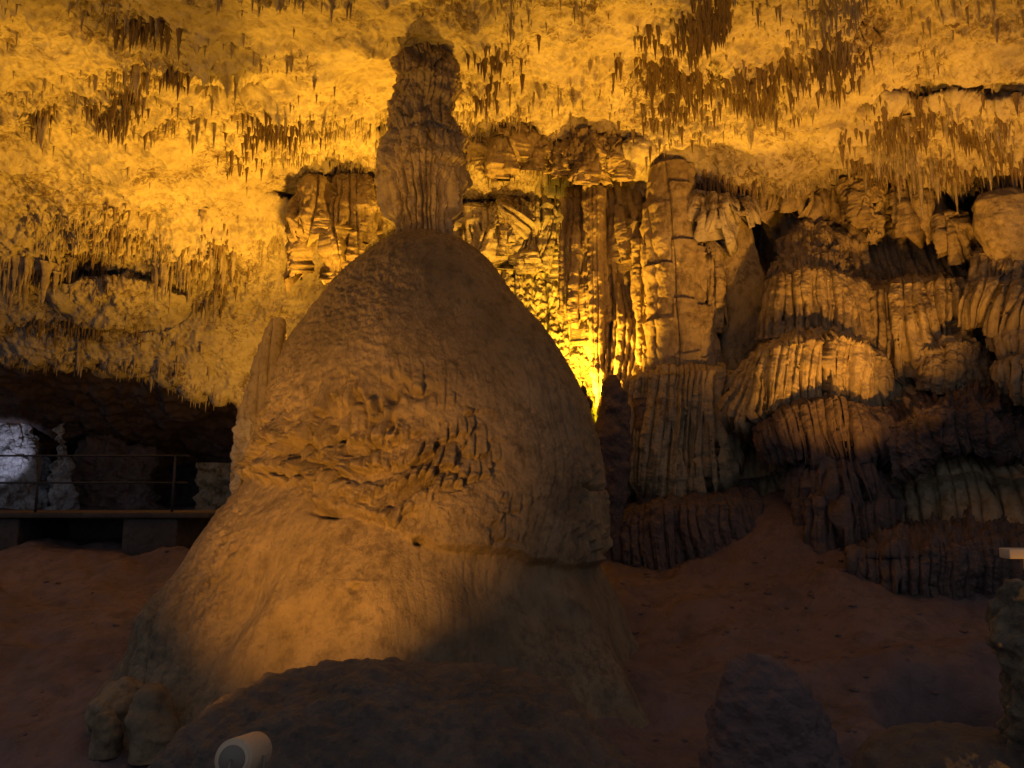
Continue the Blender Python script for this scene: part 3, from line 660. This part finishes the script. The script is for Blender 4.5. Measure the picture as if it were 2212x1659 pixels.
# silhouettes of stalagmites right of the dome
def stub_disp(s): return lambda p, u, v, th: .13 * fbm(p, 2.0, 4, s) + .05 * fbm(p, 8, 3, s + 2)
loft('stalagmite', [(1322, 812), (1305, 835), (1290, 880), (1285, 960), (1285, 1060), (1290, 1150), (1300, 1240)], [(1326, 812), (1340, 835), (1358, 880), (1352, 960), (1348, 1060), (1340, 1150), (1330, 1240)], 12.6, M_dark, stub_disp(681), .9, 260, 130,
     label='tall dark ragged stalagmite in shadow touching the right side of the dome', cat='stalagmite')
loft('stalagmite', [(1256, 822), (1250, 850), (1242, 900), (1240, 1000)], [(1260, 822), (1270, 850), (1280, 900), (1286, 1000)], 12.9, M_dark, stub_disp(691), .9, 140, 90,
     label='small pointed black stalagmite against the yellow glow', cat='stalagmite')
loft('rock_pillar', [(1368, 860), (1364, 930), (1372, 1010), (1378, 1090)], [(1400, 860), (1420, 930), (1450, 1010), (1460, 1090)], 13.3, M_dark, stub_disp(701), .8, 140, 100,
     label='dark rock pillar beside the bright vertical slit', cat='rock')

# foreground rocks
def fore_disp(s, a=1.0):
    return lambda p, u, v, th: a * (.16 * fbm(p, 1.3, 4, s) + .06 * (.6 - np.clip(worley3(p, 8, s + 1), 0, 1)) + .03 * fbm(p, 12, 4, s + 2, .65))
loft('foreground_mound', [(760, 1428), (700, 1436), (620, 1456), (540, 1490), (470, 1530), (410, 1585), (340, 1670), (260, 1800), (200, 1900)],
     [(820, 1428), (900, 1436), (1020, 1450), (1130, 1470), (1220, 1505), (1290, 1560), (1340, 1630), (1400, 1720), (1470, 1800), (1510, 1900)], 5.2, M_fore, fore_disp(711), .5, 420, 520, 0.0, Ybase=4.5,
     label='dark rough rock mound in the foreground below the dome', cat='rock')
loft('foreground_stalagmite', [(1625, 1432), (1580, 1470), (1550, 1550), (1520, 1660), (1490, 1800)], [(1650, 1432), (1700, 1470), (1770, 1550), (1830, 1660), (1870, 1800)], 6.4, M_soil, fore_disp(721, 1.2), .85, 240, 220,
     label='low dark rounded stalagmite on the bare slope at the lower right', cat='stalagmite')
loft('edge_rock', [(2175, 1258), (2160, 1290), (2148, 1350), (2156, 1430), (2172, 1500), (2176, 1600), (2170, 1760)], [(2215, 1258), (2260, 1290), (2290, 1350), (2300, 1430), (2310, 1500), (2320, 1600), (2330, 1760)], 4.2, M_edge,
     lambda p, u, v, th: .11 * fbm(p, 4.5, 4, 731, .6) + .07 * (.6 - np.clip(worley3(p, 11, 733), 0, 1)), .9, 300, 240,
     label='pitted rock patched with orange light at the right edge', cat='rock')
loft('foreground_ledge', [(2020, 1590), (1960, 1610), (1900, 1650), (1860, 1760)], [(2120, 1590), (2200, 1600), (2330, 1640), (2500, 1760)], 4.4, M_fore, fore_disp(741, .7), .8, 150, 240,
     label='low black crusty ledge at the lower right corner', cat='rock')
for k, (u0, v0, w, h, Yk, lb) in enumerate([(352, 1392, 52, 120, 8.6, 'bulbous lump of rock against the left foot of the dome, higher one'), (270, 1465, 60, 130, 8.0, 'smooth bulging boulder at the left foot of the dome, middle one'),
                                          (225, 1520, 42, 110, 7.5, 'small dark boulder at the far left foot of the dome'), (330, 1480, 45, 150, 7.6, 'elongated boulder nestled between the larger lumps at the dome foot')]):
    loft('boulder', [(u0 - 6, v0), (u0 - w * .6, v0 + h * .12), (u0 - w * .95, v0 + h * .4), (u0 - w * 1.1, v0 + h)], [(u0 + 6, v0), (u0 + w * .6, v0 + h * .12), (u0 + w * .9, v0 + h * .4), (u0 + w * 1.1, v0 + h)], Yk, M_dome,
         lambda p, u, v, th, k=k: .22 * fbm(p, 1.5, 4, 751 + k * 7) + .05 * fbm(p, 6, 3, 753), .9, 90, 110, label=lb, cat='boulder', group='boulders at the left foot of the dome')

# ------------------------------------------------------------------ left: walkway, wall with recesses, railing, far rocks
def box(x0, x1, y0, y1, z0, z1):
    v = np.array([(x, y, z) for x in (x0, x1) for y in (y0, y1) for z in (z0, z1)], float)
    f = np.array([(0, 1, 3, 2), (4, 6, 7, 5), (0, 4, 5, 1), (2, 3, 7, 6), (0, 2, 6, 4), (1, 5, 7, 3)])
    return v, f
def boxes(name, bl, mat, parent=None, bev=0.01):
    vs, fs, k = [], [], 0
    for b in bl:
        v, f = box(*b); vs.append(v); fs.append(f + k); k += 8
    o = mesh_obj(name, np.concatenate(vs), np.concatenate(fs), mat, parent, False)
    if bev:
        md = o.modifiers.new('bevel', 'BEVEL'); md.width = bev; md.segments = 2
    return o
def empty(name, loc, label, cat, group=None):
    o = bpy.data.objects.new(name, None); C.objects.link(o); o.location = loc
    return set_tags(o, label, cat, group)
WY = 13.2
def zx(u, v, Y=WY): p = W(u, v, Y); return p[0], p[2]
root = empty('walkway', (0, 0, 0), 'raised concrete walkway with dark recesses under it at the left', 'walkway')
zt = zx(0, 1107)[1]; zb = zx(0, 1190)[1] - .4
xe = zx(452, 1110)[0]
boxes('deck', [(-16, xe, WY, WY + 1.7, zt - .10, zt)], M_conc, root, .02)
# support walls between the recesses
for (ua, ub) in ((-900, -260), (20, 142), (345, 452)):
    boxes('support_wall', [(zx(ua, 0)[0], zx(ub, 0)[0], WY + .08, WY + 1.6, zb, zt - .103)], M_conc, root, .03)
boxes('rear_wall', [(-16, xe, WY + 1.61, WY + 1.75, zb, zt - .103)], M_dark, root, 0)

def tube(pts, r, seg=10):
    pts = [Vector(p) for p in pts]; vs = []; fs = []
    for i, p in enumerate(pts):
        d = (pts[min(i + 1, len(pts) - 1)] - pts[max(i - 1, 0)]).normalized()
        a = d.orthogonal().normalized() if abs(d.z) > .9 else d.cross(Vector((0, 0, 1))).normalized(); b = d.cross(a)
        for k in range(seg):
            t = 2 * math.pi * k / seg; q = p + (a * math.cos(t) + b * math.sin(t)) * r
            vs.append(tuple(q))
    n = len(pts)
    for i in range(n - 1):
        for k in range(seg):
            fs.append((i * seg + k, i * seg + (k + 1) % seg, (i + 1) * seg + (k + 1) % seg, (i + 1) * seg + k))
    c0 = len(vs); vs.append(tuple(pts[0])); vs.append(tuple(pts[-1]))
    tr = [(c0, (k + 1) % seg, k) for k in range(seg)] + [(c0 + 1, (n - 1) * seg + k, (n - 1) * seg + (k + 1) % seg) for k in range(seg)]
    return np.array(vs), np.array(fs), np.array(tr)
def tube_obj(name, pts, r, mat, parent=None, seg=10):
    v, f, t = tube(pts, r, seg); return mesh_obj_mixed(name, v, f, t, mat, parent)
rr = empty('railing', (0, 0, 0), 'thin metal railing with posts along the dark walkway', 'railing')
RY = WY + .12
for u in (-420, -165, 86, 378, 620):
    x, z = zx(u, 1000, RY); ztop = zx(u, 958 + (u - 0) * .13, RY)[1]
    if u > 500: continue
    tube_obj('post', [(x, RY, zt - .02), (x, RY, zt + 1.02)], .022, M_metal, rr)
for h in (1.0, .52):
    tube_obj('rail', [(-9.5, RY, zt + h), (zx(470, 0, RY)[0], RY, zt + h)], .018, M_metal, rr)

# white-lit rocks far behind
def far_rock_disp(s): return lambda p, u, v, th: .5 * fbm(p, .6, 4, s) + .28 * ridged(p, 1.5, 4, s + 3, (1, 1, .4)) + .14 * fbm(p, 5, 3, s + 5) - .2 + .35 * (.6 - np.clip(worley3(p, 2.6, s + 7), 0, 1)) + .2 * ridged(p, 4, 3, s + 9, (1, 1, .4))
loft('far_rock', [(-120, 860), (-160, 960), (-170, 1040), (-170, 1120)], [(10, 860), (62, 940), (88, 1000), (96, 1120)], 28.0, M_grey, far_rock_disp(801), .5, 200, 260,
     label='rough far rock face lit white at the left edge of the photo', cat='rock')
loft('far_rock', [(125, 915), (120, 960), (112, 1120)], [(140, 915), (146, 960), (160, 1120)], 27.0, M_grey, far_rock_disp(811), .8, 120, 80,
     label='thin dim grey pillar beside the white lit far rock', cat='column')
loft('far_rock', [(225, 945), (190, 970), (180, 1040), (176, 1120)], [(262, 945), (330, 985), (322, 1040), (345, 1120)], 28.5, M_dark, far_rock_disp(821), .5, 140, 180,
     label='dim grey rounded far rock seen between the railing posts', cat='rock')
loft('far_rock', [(425, 1000), (425, 1120)], [(520, 1000), (520, 1120)], 26.0, M_wall, far_rock_disp(831), .4, 90, 120,
     label='dim brown far rock seen just left of the dome', cat='rock')

# ------------------------------------------------------------------ floodlights
def lathe(name, prof, seg, mat, parent, closed_end=True):
    vs = []; fs = []
    for (z, r) in prof:
        for k in range(seg):
            t = 2 * math.pi * k / seg; vs.append((r * math.cos(t), r * math.sin(t), z))
    for i in range(len(prof) - 1):
        for k in range(seg):
            fs.append((i * seg + k, i * seg + (k + 1) % seg, (i + 1) * seg + (k + 1) % seg, (i + 1) * seg + k))
    return mesh_obj(name, np.array(vs, float), np.array(fs), mat, parent)
def floodlight(loc, target, label, r=.11, ln=.34, light=None):
    e = empty('floodlight', loc, label, 'floodlight', 'floodlights of the cave')
    d = Vector(target) - Vector(loc); e.rotation_euler = d.to_track_quat('-Z', 'Y').to_euler()
    lathe('housing', [(ln * .5, 0.0), (ln * .5, r * .80), (ln * .49, r * .86), (ln * .46, r * .86), (ln * .46, r * .97), (ln * .44, r), (-ln * .48, r), (-ln * .5, r * .97), (-ln * .5, r * .90), (-ln * .40, r * .88)], 48, M_lamp, e)
    lathe('rear_cap', [(ln * .5 + .012, 0.0), (ln * .5 + .012, r * .66), (ln * .5 + .001, r * .70)], 40, M_lampdark, e)
    tube_obj('bracket', [(-r - .012, 0, 0), (-r - .012, -r * .7, 0), (-r * .7, -r - .05, 0), (r * .7, -r - .05, 0), (r + .012, -r * .7, 0), (r + .012, 0, 0)], .007, M_lampdark, e)
    cb = tube_obj('cable', [(0, 0, ln * .5 + .012), (.01, -.02, ln * .5 + .05), (.03, -.08, ln * .5 + .07), (.04, -.16, ln * .5 + .10), (.0, -.22, ln * .5 + .2)], .005, M_lampdark, e)
    lathe('lens', [(-ln * .41, 0.0), (-ln * .41, r * .87)], 40, M_glass, e)
    return e
for k, (loc, tgt, pw, ang, bl, col, rad) in enumerate(LAMPS_AND_FILLS):
    spot(loc, tgt, pw, ang, bl, col, rad)
fa = Vector(W(490, 1645, 3.55)); fb = Vector(W(560, 1618, 3.95))
mid = (fa + fb) / 2
floodlight(tuple(mid), tuple(mid + (fb - fa) * 10), 'cream cylindrical floodlight at the bottom edge on the foreground mound', .088, .29)
# rectangular fitting at the right edge
e = empty('wall_lamp', W(2215, 1195, 4.6), 'cream box shaped lamp at the right edge above the pitted rock', 'lamp')
boxes('lamp_body', [(-.13, .16, -.05, .05, -.03, .03)], M_lamp, e, .006)
boxes('bracket', [(-.02, .02, .0, .03, -.10, -.033)], M_lampdark, e, .003)
tube_obj('post', [(0, .015, -2.9), (0, .015, -.095)], .016, M_metal, e)

# rubble lying on the floor: one uncountable scatter
def rubble():
    r = np.random.RandomState(9); n = 1600
    x = np.concatenate([r.normal(4.5, 2.6, n // 2), r.uniform(-9, -2, n // 4), r.normal(4, 1.2, n // 4)]); y = np.concatenate([r.uniform(5, 13.5, n // 2), r.uniform(5, 13, n // 4), r.uniform(4, 7, n // 4)])
    p = np.stack([x, y, ground_z(x, y)], -1); p[..., 2] += 0.22 * fbm(p, .6, 3, 201) + 0.13 * fbm(p, 2.0, 4, 203) + 0.07 * ridged(p, 4.5, 4, 207) * ss(-.2, .3, fbm(p, .5, 2, 211))
    n = len(x); rows, seg = 5, 7
    s_ = .008 + .035 * r.rand(n) ** 3
    lat = np.linspace(-1.2, 1.4, rows); a = np.linspace(0, 2 * np.pi, seg, endpoint=False)
    jit = 1 + .35 * r.uniform(-1, 1, (n, rows, seg))
    v = np.zeros((n, rows, seg, 3)); rc = np.cos(lat)[None, :, None] * jit * s_[:, None, None]
    v[..., 0] = p[:, 0, None, None] + rc * np.cos(a) * (1 + .5 * r.rand(n))[:, None, None]; v[..., 1] = p[:, 1, None, None] + rc * np.sin(a)
    v[..., 2] = p[:, 2, None, None] + (np.sin(lat)[None, :, None] * s_[:, None, None] * .6) * jit
    f = grid_faces(rows, seg, True); F = (f[None] + (np.arange(n) * rows * seg)[:, None, None]).reshape(-1, 4)
    set_tags(mesh_obj('rubble', v, F, M_soil, None, False), 'scattered small stones lying on the brown cave floor', None, None, 'stuff')
rubble()
# ------------------------------------------------------------------ stalactites
rng = random.Random(5)
npr = np.random.RandomState(5)
def cone_mesh(name, seed, mat):
    rows, seg = 14, 12
    r = np.random.RandomState(seed); vs = []
    bend = r.uniform(-.06, .06, 2)
    for i in range(rows):
        t = i / (rows - 1); rad = (1 - t) ** .8 * (1 + .18 * math.sin(t * 17 + seed)) * .5 + .02
        if i == 0: rad *= 1.6
        for k in range(seg):
            a = 2 * math.pi * k / seg; q = rad * (1 + .22 * math.sin(a * 3 + seed + t * 2) + .1 * math.sin(a * 5 + seed * 2))
            vs.append((q * math.cos(a) + bend[0] * t * 2, q * math.sin(a) + bend[1] * t * 2, -t))
    v = np.array(vs + [(bend[0] * 2, bend[1] * 2, -1.01)])
    f = grid_faces(rows, seg, True); b0 = (rows - 1) * seg
    tr = np.array([(b0 + (k + 1) % seg, b0 + k, rows * seg) for k in range(seg)])
    o = mesh_obj_mixed(name, v, f, tr, mat)
    return o
protos = [cone_mesh('stalactite', 3 + i * 11, M_stal) for i in range(5)]
us_row = CU_[0]
def ceil_at(u, v):
    j = int(np.clip(np.searchsorted(us_row, u), 0, len(us_row) - 1))
    i = int(np.argmin(np.abs(CVg[:, j] - v)))
    return CPts[i, j], i, j
used = set()
def put_stal(u, v, px_len, px_w, label, group=None):
    p, i, j = ceil_at(u, v)
    Yp = p[1]; L = px_len * Yp / F0 * 1.02 + .05; Wd = px_w * Yp / F0
    k = rng.randrange(5)
    if k in used:
        o = protos[k].copy(); C.objects.link(o)
    else:
        o = protos[k]; used.add(k)
    o.location = (p[0], p[1] - .02, p[2] + .06); o.scale = (Wd, Wd, L); o.rotation_euler = (0, 0, rng.uniform(0, 6.28))
    for kk in ('group',):
        if kk in o: del o[kk]
    set_tags(o, label, 'stalactite', group)
hero = [(510, 130, 75, 10, 'longest single stalactite of the left ceiling in front of a small hollow'), (627, 92, 34, 14, 'short wedge stalactite on the smooth pale ceiling, left of two'), (674, 118, 26, 12, 'short wedge stalactite on the smooth pale ceiling, right of two'),
        (298, 95, 95, 20, 'thick drooping stalactite cluster tip on the upper left ceiling'), (95, 235, 90, 26, 'fat ragged stalactite hanging alone at the far left'), (340, 0, 58, 14, 'stalactite at the top edge of the left ceiling'),
        (310, 245, 30, 12, 'stubby stalactite above the smooth left ceiling patch'), (1985, 330, 120, 17, 'very long stalactite at the right ending before the fluted drapery'), (2005, 322, 80, 12, 'thinner long stalactite just right of the longest at the right'),
        (2030, 335, 62, 9, 'slender stalactite third from the longest at the right'), (2135, 345, 60, 10, 'slender stalactite alone close to the right edge of the ceiling'), (2145, 30, 70, 18, 'broad stalactite near the top right corner'),
        (1548, 440, 82, 7, 'needle thin stalactite above the leaning slab'), (438, 445, 30, 16, 'blunt stalactite on the middle left ceiling'), (468, 620, 75, 10, 'long stalactite low on the left ceiling'), (448, 640, 60, 12, 'stalactite pair mate left of the low long stalactite'),
        (372, 570, 80, 9, 'thin long stalactite in the middle of the left cluster'), (280, 490, 55, 14, 'thick stalactite above the leaning block'), (1800, 350, 30, 16, 'dark stub on the ceiling band above the wall hollow')]
for h in hero: put_stal(*h)
zones = [('brown stalactite in the curtain at the far left edge of the ceiling', 'stalactites of the far left curtain', [(65, 555, 70, 12)], 34, (55, 110)),
         ('stalactite in the small cluster low on the left ceiling', 'stalactites of the low left cluster', [(485, 525, 28, 14), (385, 560, 30, 12)], 22, (50, 100)),
         ('stalactite in the drooping clump beside the smooth left patch', 'stalactites of the drooping clump', [(300, 110, 18, 16), (95, 245, 18, 14), (430, 220, 25, 20)], 22, (35, 90)),
         ('stalactite on the ceiling left of the column', 'stalactites on the left ceiling', [(300, 180, 170, 90), (520, 230, 120, 60), (450, 60, 200, 50), (120, 120, 100, 100)], 42, (22, 60)),
         ('stalactite in the dense lower left band of the ceiling', 'stalactites on the lower left ceiling', [(350, 620, 180, 70), (460, 740, 100, 60), (60, 600, 60, 40), (250, 760, 150, 40)], 50, (18, 60)),
         ('stalactite on the dense ceiling right of the column', 'stalactites on the right ceiling', [(1450, 200, 120, 130), (1300, 330, 140, 60), (1080, 180, 60, 60), (1500, 60, 150, 60)], 70, (20, 50)),
         ('stalactite in the brown hanging cluster near the right edge', 'stalactites in the far right cluster', [(2030, 290, 110, 45), (1950, 320, 60, 40)], 75, (30, 85))]
for lb, gr, cl, n, (a, b) in zones:
    for i in range(n):
        c = cl[rng.randrange(len(cl))]
        u = rng.gauss(c[0], c[2] * .7); v = rng.gauss(c[1], c[3] * .7)
        if not (5 < u < 2205 and 0 < v < pl(VB, u) - 8): continue
        L = rng.uniform(a, b) * rng.uniform(.5, 1); put_stal(u, v, L, L * rng.uniform(.10, .2) + 2.5, lb, gr)
# the uncountable small ones, one object
def small_fringe(name, pts, lens, rads, mat, label):
    n = len(pts); rows = 4; seg = 5
    t = np.array([0, .35, .7, 1.0]); rr_ = np.array([1.3, .75, .42, .06])
    a = np.linspace(0, 2 * np.pi, seg, endpoint=False)
    v = np.zeros((n, rows, seg, 3))
    v[..., 0] = pts[:, None, None, 0] + rads[:, None, None] * rr_[None, :, None] * np.cos(a)[None, None]
    v[..., 1] = pts[:, None, None, 1] + rads[:, None, None] * rr_[None, :, None] * np.sin(a)[None, None]
    v[..., 2] = pts[:, None, None, 2] + .04 - lens[:, None, None] * t[None, :, None] + 0 * a
    f = grid_faces(rows, seg, True)
    F = (f[None] + (np.arange(n) * rows * seg)[:, None, None]).reshape(-1, 4)
    o = mesh_obj(name, v, F, mat)
    return set_tags(o, label, None, None, 'stuff')
w = (CPatch ** 3) * ((CVg > -80) & (CU_ > -200) & (CU_ < 2400))
clump = ss(-.02, .32, fbm(CPts, 1.1, 4, 901)) ** 1.5
edge = ss(-45, -5, CVg - pl(VB, CU_)) * 1.5
w = w * (clump + .03) + edge * (w > 0) + .001 * (w > 0)
w = w.ravel() / w.sum()
idx = npr.choice(len(w), 17000, p=w)
pts = CPts.reshape(-1, 3)[idx]; vv = CVg.ravel()[idx]
ln = (.05 + .26 * npr.rand(len(idx)) ** 2.5) * (.6 + .6 * npr.rand(len(idx))); rd = .006 + .04 * ln + .010 * npr.rand(len(idx))
small_fringe('small_stalactites', pts, ln, rd, M_stal, 'countless tiny stalactites bristling from the whole cave ceiling')

# denser brown clumps of stalactites on the ceiling, too many to count
M_stald = rock('brown_stalactite', (.15, .105, .065), (.24, .175, .11), (.09, .06, .035), 1.5, 0.6, 1.2)
wc = 0
for a in [(2050, 280, 130, 60, 15), (1930, 320, 70, 50, 30), (1450, 120, 70, 110, 0), (1520, 60, 60, 60, 0), (1640, 170, 90, 30, 0), (1800, 110, 60, 40, -50), (1250, 340, 90, 45, 0), (1090, 310, 55, 35, 0), (590, 250, 60, 40, 0),
          (300, 150, 25, 40, 0), (370, 130, 25, 40, 0), (90, 240, 28, 25, 0), (470, 560, 40, 60, 0), (380, 580, 30, 40, 0), (60, 570, 70, 25, 0), (260, 470, 40, 45, 0), (210, 560, 60, 30, 20), (1080, 130, 40, 50, 0), (330, 20, 60, 20, 0),
          (250, 200, 40, 30, 0), (520, 330, 40, 22, 0), (160, 700, 140, 18, 0), (1560, 380, 60, 35, 0)]:
    wc = wc + ell(CU_, CVg, *a) ** 1.3
wc = np.clip(wc, 0, 1) * (CVg < pl(VB, CU_) - 6) * ss(-.3, .2, fbm(CPts, 2.0, 3, 911)); wc = wc.ravel() / wc.sum()
idx = npr.choice(len(wc), 4800, p=wc)
pts = CPts.reshape(-1, 3)[idx]
ln = (.06 + .36 * npr.rand(len(idx)) ** 2.0); rd = .008 + .06 * ln + .014 * npr.rand(len(idx))
small_fringe('brown_stalactites', pts, ln, rd, M_stald, 'dense brown clumps of small stalactites darkening patches of the cave ceiling')
